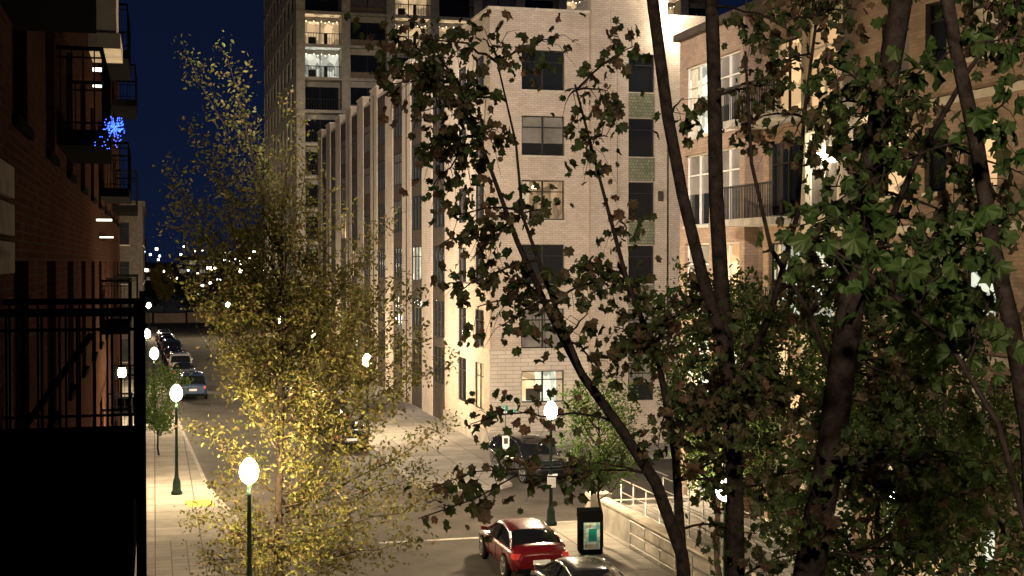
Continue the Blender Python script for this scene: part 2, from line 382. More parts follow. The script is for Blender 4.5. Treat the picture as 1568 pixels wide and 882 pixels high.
def balcony(y0,y1,xo,z,solid=False,k='steel',step=.11):
    q.tr.box(LX+.003,xo,y0,y1,z-.2,z,k)
    for yy in (y0,y1):
        n=int((xo-LX)/step)
        for i in range(n): 
            xx=LX+.05+i*step; q.fr.box(xx-.008,xx+.008,yy-.01,yy+.01,z,z+1.02,k)
        q.fr.box(LX+.003,xo,yy-.025,yy+.025,z+1.02,z+1.07,k); q.fr.box(LX+.003,xo,yy-.015,yy+.015,z+.92,z+.94,k); q.fr.box(LX+.003,xo,yy-.015,yy+.015,z+.08,z+.1,k)
    n=int((y1-y0)/step)
    for i in range(n):
        yy=y0+i*step; q.fr.box(xo-.02,xo,yy-.008,yy+.008,z,z+1.02,k)
    q.fr.box(xo-.05,xo,y0-.02,y1+.02,z+1.02,z+1.07,k)
balcony(9.4,11.9,-.07,8.12)
for (yy) in(9.4,11.9): q.fr.box(-.12,-.07,yy-.03,yy+.03,4.2,9.25,'steel')
q.tr.box(LX+.01,-.14,9.42,11.85,7.32,7.9,'steel')
q.fr.tube([(LX,11.8,7.9),(-.5,11.8,8.9)],.03,'steel')
balcony(9.4,11.9,-.07,4.9)
q.tr.box(LX+.003,-.5,8.0,13.2,11.6,12.0,'steel')
for z in(11.2,14.4,17.6): balcony(18.5,22,-.62,z,step=.14)
for z in(5.0,8.0,11.2,14.4): balcony(33,37,-.55,z,step=.2)
for z in(5.0,8.0,11.2,14.4): balcony(43,47,-.5,z,step=.2)
q.tr.box(LX+.003,-.3,46,50,3.4,3.6,'steel') # canopy
q.rm.box(-.85,-.68,20.9,20.95,12.28,12.33,'white_l'); q.rm.box(-.85,-.68,20.9,20.95,12.05,12.08,'white_l')
q.rm.box(-.85,-.62,21.9,21.95,10.12,10.15,'white_l'); q.rm.box(-.8,-.6,21.9,21.95,9.86,9.88,'white_l')
q.done()
bl=MB()
c=Vector((-.48,18.3,11.22))
for i in range(100):
    d=Vector(rng.normal(size=3)); d.normalize(); p=c+d*(.03+.12*random.random()**.6); s_=.0055
    bl.box(p.x-s_,p.x+s_,p.y-s_,p.y+s_,p.z-s_,p.z+s_,'blue')
    if i%3==0: bl.tube([c,p],.0015,'blue',3,False)
for i in range(16):
    p=Vector((-.5+random.uniform(-.25,.12),18.3+random.uniform(0,.15),11.1-random.uniform(0,.15))); bl.box(p.x-.005,p.x+.005,p.y-.005,p.y+.005,p.z-.005,p.z+.005,'blue')
bl.tube([(-.64,18.48,11.6),(-.48,18.3,11.22)],.008,'steel'); bl.obj('blue_string_lights')
f=Bld('brick_corner_block'); ops=[]
for u in range(4):
    for z in(1,4.3,7.6,10.9): ops.append((.8+u*2.6,2.2+u*2.6,z,z+1.9,'glass'))
f.facade((-12,120,0),(1,0,0),(0,-1,0),11.1,0,14.2,ops,'dstone'); 
f.facade((-.9,120,0),(0,1,0),(1,0,0),30,0,14.2,[(1+3*u,2.4+3*u,z,z+1.9) for u in range(9) for z in(1,4.3,7.6,10.9)],'dstone')
f.tr.box(-12.2,-.7,119.8,150,14.2,14.6,'dstone'); f.done()
f=Bld('distant_skyline_buildings')
xx=-110
for i in range(20):
    w=random.uniform(12,34); h=random.choice([9,12,15,19,24]); yy=random.uniform(480,640); n=int(w/4)
    ops=[(.6+4*u,3.0+4*u,1+3.6*z,2.6+3.6*z,random.choice(['glass','glass','roomf','roomf'])) for u in range(n) for z in range(int(h/3.6))]
    ops=[o for o in ops if o[1]<w and o[3]<h]
    f.facade((xx,yy,0),(1,0,0),(0,-1,0),w,0,h,ops,'conc',sill=None); f.w.box(xx+.1,xx+w-.1,yy+4,yy+12,0,h,'soil')
    xx+=w*.95
for i in range(110):
    x=random.uniform(-45,30); y_=random.uniform(280,470); z=random.uniform(3,13); s_=random.uniform(.12,.36); f.rm.box(x-s_,x+s_,y_-s_,y_+s_,z-s_,z+s_,random.choice(['far_l','far_l','far_c'])); f.fr.box(x-.08,x+.08,y_-.08,y_+.08,0,z-s_,'frame')
f.done()
# ================================================================ GROUND
g=MB(); g.poly([(-900,-300,-.02),(900,-300,-.02),(900,1500,-.02),(-900,1500,-.02)],'soil'); g.obj('ground')
g=MB(); g.poly([(-1.0,-30,0),(12.6,-30,0),(12.6,205,0),(-1.0,205,0)],'asph'); g.poly([(12.6,40,0),(75,40,0),(75,66,0),(12.6,66,0)],'asph'); g.poly([(-60,205,0),(60,205,0),(60,216,0),(-60,216,0)],'asph'); g.obj('road')
def slab(name,pts,k,h=.13,kw=.16):
    mb=MB(); n=len(pts); P=[Vector((p[0],p[1])) for p in pts]
    ar=sum(P[i].x*P[(i+1)%n].y-P[(i+1)%n].x*P[i].y for i in range(n))
    if ar<0: P.reverse()
    ins=[]
    for i in range(n):
        a=(P[i]-P[i-1]).normalized(); c=(P[(i+1)%n]-P[i]).normalized()
        na=Vector((-a.y,a.x)); nc=Vector((-c.y,c.x)); m=(na+nc); m=m/max(.3,m.length_squared)*2
        ins.append(P[i]+m*kw)
    for i in range(n):
        j=(i+1)%n
        mb.poly([(P[i].x,P[i].y,-.01),(P[j].x,P[j].y,-.01),(P[j].x,P[j].y,h),(P[i].x,P[i].y,h)],'kerb')
        mb.poly([(P[i].x,P[i].y,h),(P[j].x,P[j].y,h),(ins[j].x,ins[j].y,h),(ins[i].x,ins[i].y,h)],'kerb')
    mb.poly([(p.x,p.y,h-.004) for p in ins],k)
    return mb.obj(name)
slab('sidewalk',[(-6,-20),(4.3,-20),(4.2,30),(3.9,40),(3.0,50),(2.2,58),(1.5,80),(.9,100),(.4,150),(.4,203),(-6,203)],'pave')
def arc(cx,cy,r,a0,a1,n=8): return [(cx+r*math.cos(math.radians(a0+(a1-a0)*i/n)),cy+r*math.sin(math.radians(a0+(a1-a0)*i/n))) for i in range(n+1)]
slab('sidewalk',[(40,61.5),(40,66.6),(16.4,66.6),(16.4,200),(10.6,200)]+arc(12.6,57,2,180,270)+[(14.0,55),(14.6,55.6),(14.8,61.5)],'pave')
slab('sidewalk',[(12.3,-20)]+arc(14.3,45.0,2,180,90)+[(75,47.0),(75,46),(19.7,46),(19.7,-20)],'pave')
g=MB(); g.poly([(-1.15,20,.132),(3.4,20,.132),(3.1,47,.132),(-1.15,47,.132)],'tile'); g.obj('pavement_panel')
g=MB()
g.poly([(1.2,53.3,.134),(2.3,53.3,.134),(2.1,54.8,.134),(1.1,54.8,.134)],'yellow')
for i in range(6):
    for j in range(8):
        x0=1.25+.15*i; y0=53.4+.17*j; g.box(x0,x0+.05,y0,y0+.05,.134,.145,'yellow')
g.obj('tactile_paving')
g=MB()
for yy in range(62,200,8): g.box(5.9,6.02,yy,yy+3,0,.006,'paint')
g.box(8.6,8.68,24,38,0,.006,'paint'); g.box(7.3,11.6,45.4,45.62,0,.006,'paint')
for i in range(3): g.box(19.0+i*2.9,19.1+i*2.9,56.5,61.3,0,.006,'paint')
g.obj('road_markings')
g=MB(); g.lathe((7.2,55,.004),[(0,0),(.38,0),(.4,-.003)],'panel',n=20,sm=False); g.lathe((9.6,62,.004),[(0,0),(.38,0),(.4,-.003)],'panel',n=20,sm=False); g.lathe((10.4,50,.004),[(0,0),(.38,0),(.4,-.003)],'panel',n=20,sm=False); g.obj('manhole_cover')
g=MB(); 
for i in range(24): g.box(-60+i*5,-60+i*5+4.7,217,217.4,0,1.5+.1*(i%2),'tan')
g.obj('boundary_wall')
g=MB(); g.box(15.2,15.5,30,45.8,.05,1.05,'conc'); g.box(15.15,15.55,29.95,45.85,1.05,1.13,'stone'); g.box(15.5,19.0,45.5,45.8,.05,1.05,'conc'); g.box(14.9,15.7,45.86,46.5,.1,1.25,'conc'); g.obj('retaining_wall')
g=MB(); g.box(15.52,19.55,20,45.48,.1,.9,'pave'); 
for i in range(5): g.box(15.52,19.0,19.6-.33*i,19.99-.33*i,.1,.9-.15*(i+1),'kerb')
g.obj('raised_walkway')
def railing(name,p0,p1,h=1.0,n=12):
    g=MB(); p0=Vector(p0);p1=Vector(p1)
    for i in range(n+1):
        p=p0.lerp(p1,i/n); g.tube([p,p+Vector((0,0,h))],.022,'rail')
    for hh in(h,h*.55,h*.15): g.tube([p0+Vector((0,0,hh)),p1+Vector((0,0,hh))],.022,'rail')
    g.obj(name)
railing('handrail',(15.75,30,.9),(15.75,45,.9)); railing('handrail',(17.3,28,.9),(17.3,45,.9),1.0,14); railing('handrail',(15.0,30,.13),(15.0,42,.13),.9,9)
# ================================================================ STREET LAMPS
def lamp(x,y,g='globe',H=4.0,sign=False):
    e=empty('street_lamp',(x,y,.13)); p=MB()
    p.lathe((0,0,0),[(.0,0),(.22,0),(.22,.1),(.17,.16),(.15,.5),(.11,.62),(.085,.7),(.07,.9),(.065,1.2),(.05,H-.55),(.07,H-.5),(.045,H-.42),(.05,H-.3),(.095,H-.225),(.05,H-.215)],'lampm',n=12); p.obj('post',e)
    q=MB(); q.lathe((0,0,H-.21),[(.09,0),(.17,.06),(.22,.17),(.235,.28),(.2,.42),(.13,.54),(.05,.61),(0,.62)],g,n=12); q.obj('globe',e)
    c=MB(); c.lathe((0,0,H+.40),[(.045,0),(.04,.03),(.02,.06),(.025,.09),(0,.13)],'lampm',n=8); c.obj('finial',e)
    if sign:
        s=MB(); s.box(-.16,.16,-.09,-.07,1.35,1.8,'signw'); s.obj('parking_sign',e)
    return e
lamp(2.3,34.9); lamp(.85,56.4); lamp(.0,81,'globem'); lamp(-.5,103,'globef'); lamp(13.6,46.4,'globem',sign=True)
lamp(11.0,72.4,'globem'); lamp(11.0,98,'globef'); lamp(11,124,'globef'); lamp(8.8,172,'globef'); lamp(-.6,170,'globef')
lamp(12.9,29.5,'globes'); lamp(12.9,12,'globes')  # second lamp is added out of view to light the street trees
def sconce(name,x,y,z,nx,ny,g='scon',s=.09):
    e=empty(name,(x,y,z)); m=MB(); m.box(-.06, .06, -.06,.06,-.2,.2,'steel'); m.obj('bracket',e)
    m=MB(); m.lathe((nx*.2,ny*.2,-.14),[(0,0),(s,.02),(s*1.3,.14),(s,.26),(0,.28)],g,n=10); m.obj('lens',e)
sconce('wall_lamp',LX+.1,40.8,6.3,1,0,s=.09); sconce('wall_lamp',RX-.12,37.2,12.6,-1,0,s=.15)
sconce('wall_lamp',RX-.12,34.8,13.0,-1,0,s=.06); sconce('wall_lamp',RX-.6,45,3.0,-1,0,s=.2); sconce('wall_lamp',RX-.12,33,3.2,-1,0,s=.14); sconce('wall_lamp',RX-.12,25.5,3.2,-1,0,s=.12)
sconce('flood_light',BX+4.25,BY-.3,21.7,0,-1,s=.42)
def fill_spot(loc,target,power,ang,col=(1,.84,.70),bl=.6):  # added fill spot outside the view, with a made-up fixture around it
    e=empty('added_fill_light',loc); m=MB(); m.box(-.25,.25,-.12,.0-.02,-.18,.18,'steel'); m.box(-.03,.03,-.1,-.06,-.7,-.18,'steel')
    o=m.obj('added_housing',e); d=(Vector(target)-Vector(loc)); o.rotation_euler=(0,0,math.atan2(d.y,d.x)-math.pi/2)
    L=bpy.data.lights.new('fill_spot','SPOT'); L.energy=power; L.spot_size=math.radians(ang); L.spot_blend=bl; L.color=col; L.shadow_soft_size=.3
    lo=bpy.data.objects.new('lamp',L); COL.objects.link(lo); lo.parent=e; lo.location=d.normalized()*.2; lo.rotation_euler=d.to_track_quat('-Z','Y').to_euler()
fill_spot((-.7,24,21.0),(20.5,66,9),84000,50)  # unseen fill light added to brighten the corner building front
fill_spot((-.7,46,21.0),(16.3,98,10),110000,44)  # unseen fill light added to brighten its long street facade
fill_spot((-.8,-3,14.0),(7.4,10,8.3),6000,58,(1,.84,.62),.9)  # unseen fill light added behind the camera to brighten the near maples
# ================================================================ CARS
M['p_red']=mat('paint_red',(.085,.004,.007),.25,.05,1,metal=.1,coat=.6); M['p_black']=mat('paint_black',(.012,.013,.015),.2,.05,1,coat=1)
M['p_silver']=mat('paint_silver',(.13,.13,.14),.3,.05,1,metal=.6,coat=1); M['p_white']=mat('paint_white',(.4,.4,.38),.3,.05,1,coat=1); M['p_blue']=mat('paint_blue',(.03,.05,.1),.25,.05,1,metal=.3,coat=1)
def car(name,x,y,head,paint,suv=False):
    e=empty(name,(x,y,0),math.radians(head))
    if suv:
        st=[(-2.38,.5,.8,.95,.75),(-2.34,.36,.95,1.1,.88),(-2.1,.3,1.02,1.14,.94),(-1.4,.28,1.03,1.15,.96),(-.5,.28,1.02,1.13,.96),(.4,.28,1.0,1.12,.96),(1.0,.28,1.0,1.13,.96),(1.4,.3,.98,1.12,.95),(1.9,.32,.92,1.08,.93),(2.2,.34,.86,1.0,.88),(2.34,.38,.75,.88,.80),(2.38,.5,.65,.75,.68)]
        gh=[(-2.3,1.12),(-2.15,1.45),(-2.0,1.66),(-1.7,1.76),(-1.0,1.80),(-.2,1.80),(.3,1.74),(.75,1.52),(1.25,1.12)]; belt=1.08; rr=(-2.0,.3); top=.72; wr=.38; ax=(-1.4,1.42); wb=.88
    else:
        st=[(-2.36,.42,.62,.80,.70),(-2.30,.30,.80,.98,.82),(-2.1,.26,.88,1.06,.88),(-1.6,.24,.90,1.07,.91),(-.8,.22,.90,1.01,.92),(0,.22,.88,1.0,.92),(.9,.22,.87,.99,.92),(1.3,.24,.84,.97,.91),(1.8,.25,.76,.88,.90),(2.15,.27,.66,.76,.86),(2.30,.32,.58,.66,.76),(2.36,.40,.52,.56,.60)]
        gh=[(-1.95,1.05),(-1.55,1.24),(-1.15,1.37),(-.6,1.44),(0,1.455),(.45,1.40),(.9,1.2),(1.35,.97)]; belt=.96; rr=(-1.15,.45); top=.60; wr=.335; ax=(-1.42,1.42); wb=.84
    m=MB(); rows=[]
    for (X,zb,zs,zt,w) in st:
        half=[(0,zb),(w*.82,zb),(w*.96,zb+.09),(w*1.0,(zb+zs)/2),(w*.985,zs-.05),(w*.93,zs+.03),(w*.8,zt-.01),(w*.45,zt+.02)]
        sec=half+[(0,zt+.03)]+[(-a,c) for a,c in reversed(half[1:])]
        rows.append([(X,a,c) for a,c in sec])
    m.grid(rows,paint,closed=True); m.poly(rows[0],paint); m.poly(rows[-1],paint)
    rows=[]
    for (X,z) in gh:
        h=max(0,(z-belt)/(gh[4][1]-belt)); w1=wb-(wb-top)*h
        half=[(wb,belt-.05),(w1+.02*h,max(belt-.03,z-.09)),(w1-.08,z-.015)]
        sec=half+[(w1*.5,z+.012),(0,z+.02),(-w1*.5,z+.012)]+[(-a,c) for a,c in reversed(half)]
        rows.append([(X,a,c) for a,c in sec])
    def kk(i,j):
        x0=gh[i][0];x1=gh[i+1][0]
        if j in(0,7): return 'cglass'
        return paint if (x0>=rr[0]-.01 and x1<=rr[1]+.01) else 'cglass'
    m.grid(rows,kk)
    for s_ in(1,-1):
        def rp(i): 
            r_=rows[i]; a=r_[1] if s_>0 else r_[-2]; return Vector((a[0],a[1]+.012*s_,a[2]))
        ia=[i for i,gx in enumerate(gh) if abs(gx[0]-rr[1])<.01][0]; ic=[i for i,gx in enumerate(gh) if abs(gx[0]-rr[0])<.01][0]
        m.tube([rp(i) for i in range(ia,len(gh))],.035,paint); m.tube([rp(i) for i in range(0,ic+1)],.05,paint); m.tube([rp(i) for i in range(ic,ia+1)],.03,paint)
        m.tube([(-.25,(wb+.01)*s_,belt-.03),(-.3,(top+.05)*s_,gh[4][1]-.1)],.035,'steel')
        if suv: m.tube([(-1.45,(wb+.01)*s_,belt-.03),(-1.5,(top+.05)*s_,gh[4][1]-.1)],.06,paint)
    m.obj('body',e)
    m=MB(); W=.96 if suv else .92
    for s_ in(1,-1):
        m.hexa([(.95,s_*(wb+.02),belt+.02),(1.12,s_*(wb+.02),belt+.02),(1.12,s_*(wb+.2),belt+.03),(.98,s_*(wb+.2),belt+.03),(.95,s_*(wb+.02),belt+.13),(1.08,s_*(wb+.02),belt+.13),(1.06,s_*(wb+.2),belt+.16),(.98,s_*(wb+.2),belt+.16)],paint)
        for X in(-.35,.55,-1.15): m.box(X-.006,X+.006,s_*(W-.0)-.006,s_*(W)+.004,.4,.88,'steel')
        m.box(-.55,-.4,s_*W-.01,s_*W+.02,.8,.83,'rim'); m.box(.38,.53,s_*W-.01,s_*W+.02,.8,.83,'rim')
        zr=.9 if suv else .80; 
        xr=st[1][0]-.0
        m.hexa([(xr-.035,s_*.45,zr-.06),(xr-.035,s_*.84,zr-.1),(xr+.2,s_*.885,zr-.08),(xr+.2,s_*.45,zr-.08),(xr-.03,s_*.45,zr+.07),(xr-.02,s_*.82,zr+.08),(xr+.2,s_*.885,zr+.06),(xr+.2,s_*.45,zr+.06)],'tail')
        xf=st[-2][0]; zf=.80 if suv else .60
        m.hexa([(xf+.03,s_*.42,zf-.05),(xf-.03,s_*.78,zf-.04),(xf-.25,s_*.89,zf),(xf-.25,s_*.42,zf),(xf+.0,s_*.42,zf+.05),(xf-.08,s_*.79,zf+.08),(xf-.3,s_*.88,zf+.1),(xf-.3,s_*.42,zf+.07)],'headl')
    xr=st[0][0]; m.box(xr-.02,xr+.05,-.26,.26,.55 if not suv else .66,.68 if not suv else .8,'plate'); m.box(xr-.015,xr+.15,-.72,.72,.30,.44,'steel')
    xf=st[-1][0]; m.box(xf-.12,xf+.012,-.5,.5,.42,.60 if suv else .52,'steel'); m.box(xf-.05,xf+.02,-.22,.22,.36,.46,'plate'); 
    if suv: m.box(xf-.2,xf-.01,-.38,.38,.66,.86,'steel'); m.box(xf-.02,xf+.005,-.38,.38,.75,.77,'rim')
    m.obj('lamps_and_trim',e)
    m=MB()
    for X in ax:
        for s_ in(1,-1):
            def ring(prof,k,n=20): m.grid([[(X+r_*math.cos(2*math.pi*j/n),s_*yy,wr+r_*math.sin(2*math.pi*j/n)) for j in range(n)] for r_,yy in prof],k,closed=True)
            ring([(0,W-.1),(wr+.065,W-.1),(wr+.065,W+.004),(0,W+.004)],'steel')
            ring([(.2,W-.18),(wr-.02,W-.18),(wr,W-.14),(wr,W+.0),(wr-.025,W+.03),(wr*.68,W+.035),(0,W+.015)],'rub')
            for a in range(5):
                an=a*2*math.pi/5+.3; d=Vector((math.cos(an),0,math.sin(an))); n_=Vector((-math.sin(an),0,math.cos(an))); c0=Vector((X,s_*(W+.03),wr))
                pts=[c0-n_*.035,c0+n_*.035,c0+d*wr*.68+n_*.045,c0+d*wr*.68-n_*.045]
                m.hexa([*pts,*[p+Vector((0,s_*.015,0)) for p in pts]],'rim')
            ring([(wr*.64,W+.03),(wr*.66,W+.045),(wr*.72,W+.045),(wr*.73,W+.03)],'rim')
    m.obj('wheels',e); return e
car('red_sedan_car',11.05,41.0,90,'p_red'); car('black_sedan_car',11.2,35.2,90,'p_black')
car('black_suv_car',15.95,57.9,-80,'p_black',True)
for i in range(11):
    car('parked_car',2.55-.145*i,97.8+6.9*i,90,['p_blue','p_silver','p_black','p_white','p_black','p_black'][i%6],i in(0,3,6))
for i in range(8): car('parked_car',9.5,70+7.6*i,90,['p_black','p_black','p_silver','p_blue'][i%4],i in(1,5))
# ================================================================ STREET FURNITURE
e=empty('street_name_sign',(14.45,56.2,.13)); m=MB(); m.tube([(0,0,0),(0,0,3.2)],.035,'rail'); m.obj('pole',e)
m=MB(); m.box(-.35,.45,-.015,.015,2.85,3.05,'teal'); m.box(-.28,.38,-.019,-.0155,2.92,2.98,'signw'); m.box(-.015,.015,-.4,.4,3.07,3.25,'teal'); m.obj('name_blades',e)
m=MB(); m.box(-.14,.16,-.06,-.04,1.4,1.95,'signw'); m.box(-.08,.1,-.064,-.0605,1.6,1.85,'panel'); m.obj('parking_plate',e)
e=empty('waste_kiosk',(13.5,41.6,.13),math.radians(-8)); m=MB()
m.box(-.36,.36,-.34,.34,.04,1.12,'steel'); m.hexa([(-.37,-.36,1.12),(.37,-.36,1.12),(.37,.35,1.12),(-.37,.35,1.12),(-.37,-.2,1.38),(.37,-.2,1.38),(.37,.35,1.42),(-.37,.35,1.42)],'steel'); m.box(-.33,.33,-.3,.3,0,.04,'rub'); m.obj('cabinet',e,.015)
m=MB(); m.box(-.26,.26,-.352,-.342,.2,1.05,'poster'); m.box(-.1,.16,-.357,-.353,.45,.85,'teal'); m.box(-.2,-.02,-.3575,-.3535,.88,.98,'paint'); m.box(-.22,.22,-.357,-.353,.22,.36,'paint'); m.obj('poster',e)
# ================================================================ TREES
def bez(p0,p1,upf=.35,n=7,jit=.05,side=None):
    p0=Vector(p0);p1=Vector(p1);L=(p1-p0).length
    c=p0.lerp(p1,.35)+Vector((0,0,L*upf)) if side is None else side
    out=[]
    for i in range(n+1):
        t=i/n; p=p0*(1-t)**2+c*2*t*(1-t)+p1*t*t
        if 0<i<n: p=p+Vector(rng.normal(size=3))*jit*L*.25
        out.append(p)
    return out
MAPLE=[(90,1.0),(74,.70),(62,.76),(48,.95),(34,.66),(14,.80),(2,.76),(-18,.55),(-48,.6),(-80,.3),(-100,.3),(-132,.6),(198,.55),(178,.76),(166,.80),(146,.66),(132,.95),(118,.76),(106,.70)]
def shape_maple():
    v=[(0,0,0)]
    for a,r_ in MAPLE:
        a=math.radians(a); x,y_=r_*math.cos(a)*.5,r_*math.sin(a)*.55
        v.append((x,y_,-abs(x)*.45-.35*y_*y_+ .05*math.sin(5*a)))
    n=len(MAPLE); f=[(0,i+1,(i+1)%n+1) for i in range(n)]
    return np.array(v),f
def shape_small():
    v=np.array([(0,-.5,0),(.27,-.1,.08),(.2,.25,.06),(0,.55,-.05),(-.2,.25,.06),(-.27,-.1,.08)]); f=[(0,1,2,3),(0,3,4,5)]
    return v,f
class Tree:
    def __init__(s,name,bark,lm,shape): s.e=empty(name); s.w=MB(); s.bark=bark; s.lm=lm; s.sh=shape; s.L=[]
    def limb(s,pts,r0,r1,n=7): 
        N=len(pts); s.w.tube(pts,[r0+(r1-r0)*(i/(N-1))**.8 for i in range(N)],s.bark,n)
    def twigs(s,pts,t0,n,ln,lpt,size,droop=0.0,spread=.12,tr=.008,up=.4):
        N=len(pts)
        for k in range(n):
            t=t0+(1-t0)*(k+random.random())/n; i=min(N-2,int(t*(N-1))); fr=t*(N-1)-i
            p=pts[i].lerp(pts[i+1],fr); ax=(pts[i+1]-pts[i]).normalized()
            d=Vector(rng.normal(size=3)); d-=ax*d.dot(ax)*.7; d.normalize(); d=(d+ax*.6+Vector((0,0,up-droop))).normalized()
            l=ln*random.uniform(.5,1.2)*(1-.35*t)
            e=p+d*l+Vector((0,0,-droop*l*.5)); mid=p+d*l*.5+Vector((0,0,.08*l)); s.w.tube([p,mid,e],[tr,tr*.7,tr*.35],s.bark,4,cap=False)
            for q in range(lpt):
                u=random.random()**.7; c=(p.lerp(mid,u*2) if u<.5 else mid.lerp(e,u*2-1))
                s.L.append((c+Vector(rng.normal(size=3))*spread, size*random.uniform(.5,1.25),droop))
    def done(s):
        s.w.obj('trunk_and_branches',s.e)
        if not s.L: return
        V,F=s.sh; n=len(s.L); P=np.array([tuple(a[0]) for a in s.L]); S=np.array([a[1] for a in s.L]); D=np.array([a[2] for a in s.L])
        tip=rng.normal(size=(n,3)); tip[:,2]-=D*2.6; tip/=np.linalg.norm(tip,axis=1)[:,None]
        nr=rng.normal(size=(n,3)); nr[:,2]+=.3; nr-=tip*(nr*tip).sum(1)[:,None]; nr/=np.linalg.norm(nr,axis=1)[:,None]
        sx=np.cross(tip,nr)
        A=(sx[:,None,:]*V[None,:,0:1]+tip[:,None,:]*V[None,:,1:2]+nr[:,None,:]*V[None,:,2:3])*S[:,None,None]+P[:,None,:]
        A=A.reshape(-1,3); k=len(V); fs=[]
        for i in range(n):
            o=i*k; fs+= [tuple(a+o for a in f) for f in F]
        me=bpy.data.meshes.new('foliage'); me.from_pydata(A.tolist(),[],fs); me.materials.append(s.lm); me.update()
        o=bpy.data.objects.new('foliage',me); COL.objects.link(o); o.parent=s.e
LM_gold=leafmat('leaf_golden',[(.06,.075,.016),(.09,.095,.02),(.12,.11,.028),(.10,.065,.028),(.05,.065,.016)],.45)
LM_map=leafmat('leaf_maple_autumn',[(.03,.05,.016),(.045,.06,.02),(.05,.075,.022),(.11,.07,.045),(.035,.055,.018),(.07,.05,.028),(.04,.07,.02),(.14,.075,.05),(.03,.05,.02)],.35)
LM_mapg=leafmat('leaf_maple_olive',[(.035,.06,.018),(.05,.08,.022),(.05,.085,.024),(.045,.07,.02),(.09,.06,.035),(.04,.07,.02),(.055,.085,.022),(.11,.065,.045),(.035,.06,.02)],.35)
LM_near=leafmat('leaf_maple_green',[(.03,.055,.014),(.04,.075,.018),(.05,.075,.022)],.3)
LM_grn=leafmat('leaf_green',[(.03,.05,.014),(.045,.08,.018),(.065,.11,.022),(.05,.06,.02)],.4)
LM_yg=leafmat('leaf_young_green',[(.05,.11,.02),(.07,.13,.03),(.09,.12,.03)],.45)
T=Tree('autumn_street_tree','bark2',LM_gold,shape_small()); D0=37.5
base=pixel_to_world(426,0,D0); base.z=.1
tr=[base]+[pixel_to_world(x_,y_,D0) for x_,y_ in((424,860),(425,780),(430,640),(428,560),(434,450),(430,350),(438,260),(442,190))]
T.limb(tr,.15,.012,10)
targ=[(285,75,.66),(300,190,.6),(348,85,.62),(372,140,.55),(330,250,.5),(258,255,.55),(280,300,.5),(262,330,.5),(310,360,.5),(395,210,.6),(410,300,.6),(470,250,.6),(490,290,.5),(520,330,.5),(560,400,.5),(455,170,.7),
(300,470,.35),(330,560,.3),(290,420,.4),(560,470,.35),(600,430,.4),(650,520,.3),(620,580,.28),(690,560,.28),(590,640,.2),(680,650,.18),(640,720,.15),(700,745,.12),(590,340,.45),
(310,650,.2),(330,740,.12),(350,820,.08),(310,860,.06),(300,790,.1),(500,600,.22),(520,700,.15),(480,520,.3),(380,450,.4),(470,760,.1),(550,810,.08),(640,830,.06),(390,600,.25),(350,400,.4),(470,400,.45),(520,540,.3),(380,880,.03),(470,860,.05),(540,870,.04),(350,320,.5),(390,380,.45),(450,330,.5),(330,480,.35),(370,540,.3),(450,480,.4),(500,440,.4),(640,450,.35),(600,520,.3),(560,580,.25)]
def on(pts,t):
    N=len(pts)-1; i=min(N-1,int(t*N)); return pts[i].lerp(pts[i+1],t*N-i)
for (x_,y_,t_) in targ:
    dd=D0+random.uniform(-2.0,2.8); tg=pixel_to_world(x_,y_,dd); p0=on(tr,min(.93,max(.14,t_*.95+.08)))
    if p0.z>tg.z-.3: p0=on(tr,.16)
    pts=bez(p0,tg,-.12 if abs(x_-426)>60 else .02,8,.05); L=(tg-p0).length
    T.limb(pts,.014+.006*L,.005,6)
    dn=.7 if y_<260 else 1.0
    T.twigs(pts,.15,int(6+L*4.4*dn),.95,31 if y_>300 else 22,.125,0,.17,.006)
T.done()
NB=Tree('maple_tree','bark',LM_map,shape_maple())
def P_(l,d): return [pixel_to_world(a,c,d) for a,c in l]  # limb points given as image pixels at an assumed depth
l1=P_([(1062,1500),(1055,960),(1045,850),(1005,740),(950,655),(892,575),(842,480),(792,370),(748,250),(700,120)],10)
l1[0].z=.1
NB.limb(l1,.07,.008,8)
l1b=P_([(892,575),(862,500),(832,420),(800,330),(790,220),(760,90)],9.8); NB.limb(l1b,.024,.006)
l1c=P_([(1045,850),(1035,700),(1010,560),(960,430),(925,300),(880,130)],10.4); NB.limb(l1c,.04,.008)
l2=P_([(1135,1500),(1130,960),(1125,700),(1108,500),(1096,300),(1092,100),(1085,-80)],9.5); l2[0].z=.1; NB.limb(l2,.07,.045,9)
l2b=P_([(1112,540),(1075,420),(1045,300),(1022,180),(998,0),(992,-60)],9.4); NB.limb(l2b,.045,.042,8)
l2c=P_([(1118,620),(1180,480),(1220,330),(1230,180),(1250,20)],9.7); NB.limb(l2c,.03,.01)
def S_(tree,starts,targs,d,r,tw,ln,lpt,size,droop,upf=.12):
    for (x_,y_) in targs:
        dd=d+random.uniform(-.9,1.2); tg=pixel_to_world(x_,y_,dd)
        best=min(((p-tg).length+ (0.8 if p.z>tg.z+.5 else 0),i) for i,p in enumerate(starts))[1]
        p0=starts[best]; L=(tg-p0).length; pts=bez(p0,tg,upf,6,.06); tree.limb(pts,r,.004,5)
        tree.twigs(pts,.25,int(3+tw*L),ln,lpt,size,droop,.075,.0035,.1)
st1=[on(l,t) for l in(l1[2:],l1b,l1c) for t in(.15,.3,.45,.6,.75,.9,.99)]
S_(NB,st1,[(600,130),(650,170),(640,60),(690,330),(660,290),(770,440),(700,450),(770,500),(730,470),(720,650),(850,60),(870,150),(930,140),(905,240),(880,400),(960,350),(720,400),(690,220),(740,60),(570,40),(620,20),(900,480),(940,500),(930,580),(830,320),(930,210),(760,200),(700,130),(590,110),(740,330),(700,270),(650,230),(850,440),(950,420),(680,160),(960,540),(980,480)],10,.012,4.6,.34,7,.11,.55)
st2=[on(l,t) for l in(l2[1:],l2b,l2c,l1c) for t in(.05,.15,.3,.45,.6,.75,.9,.99)]
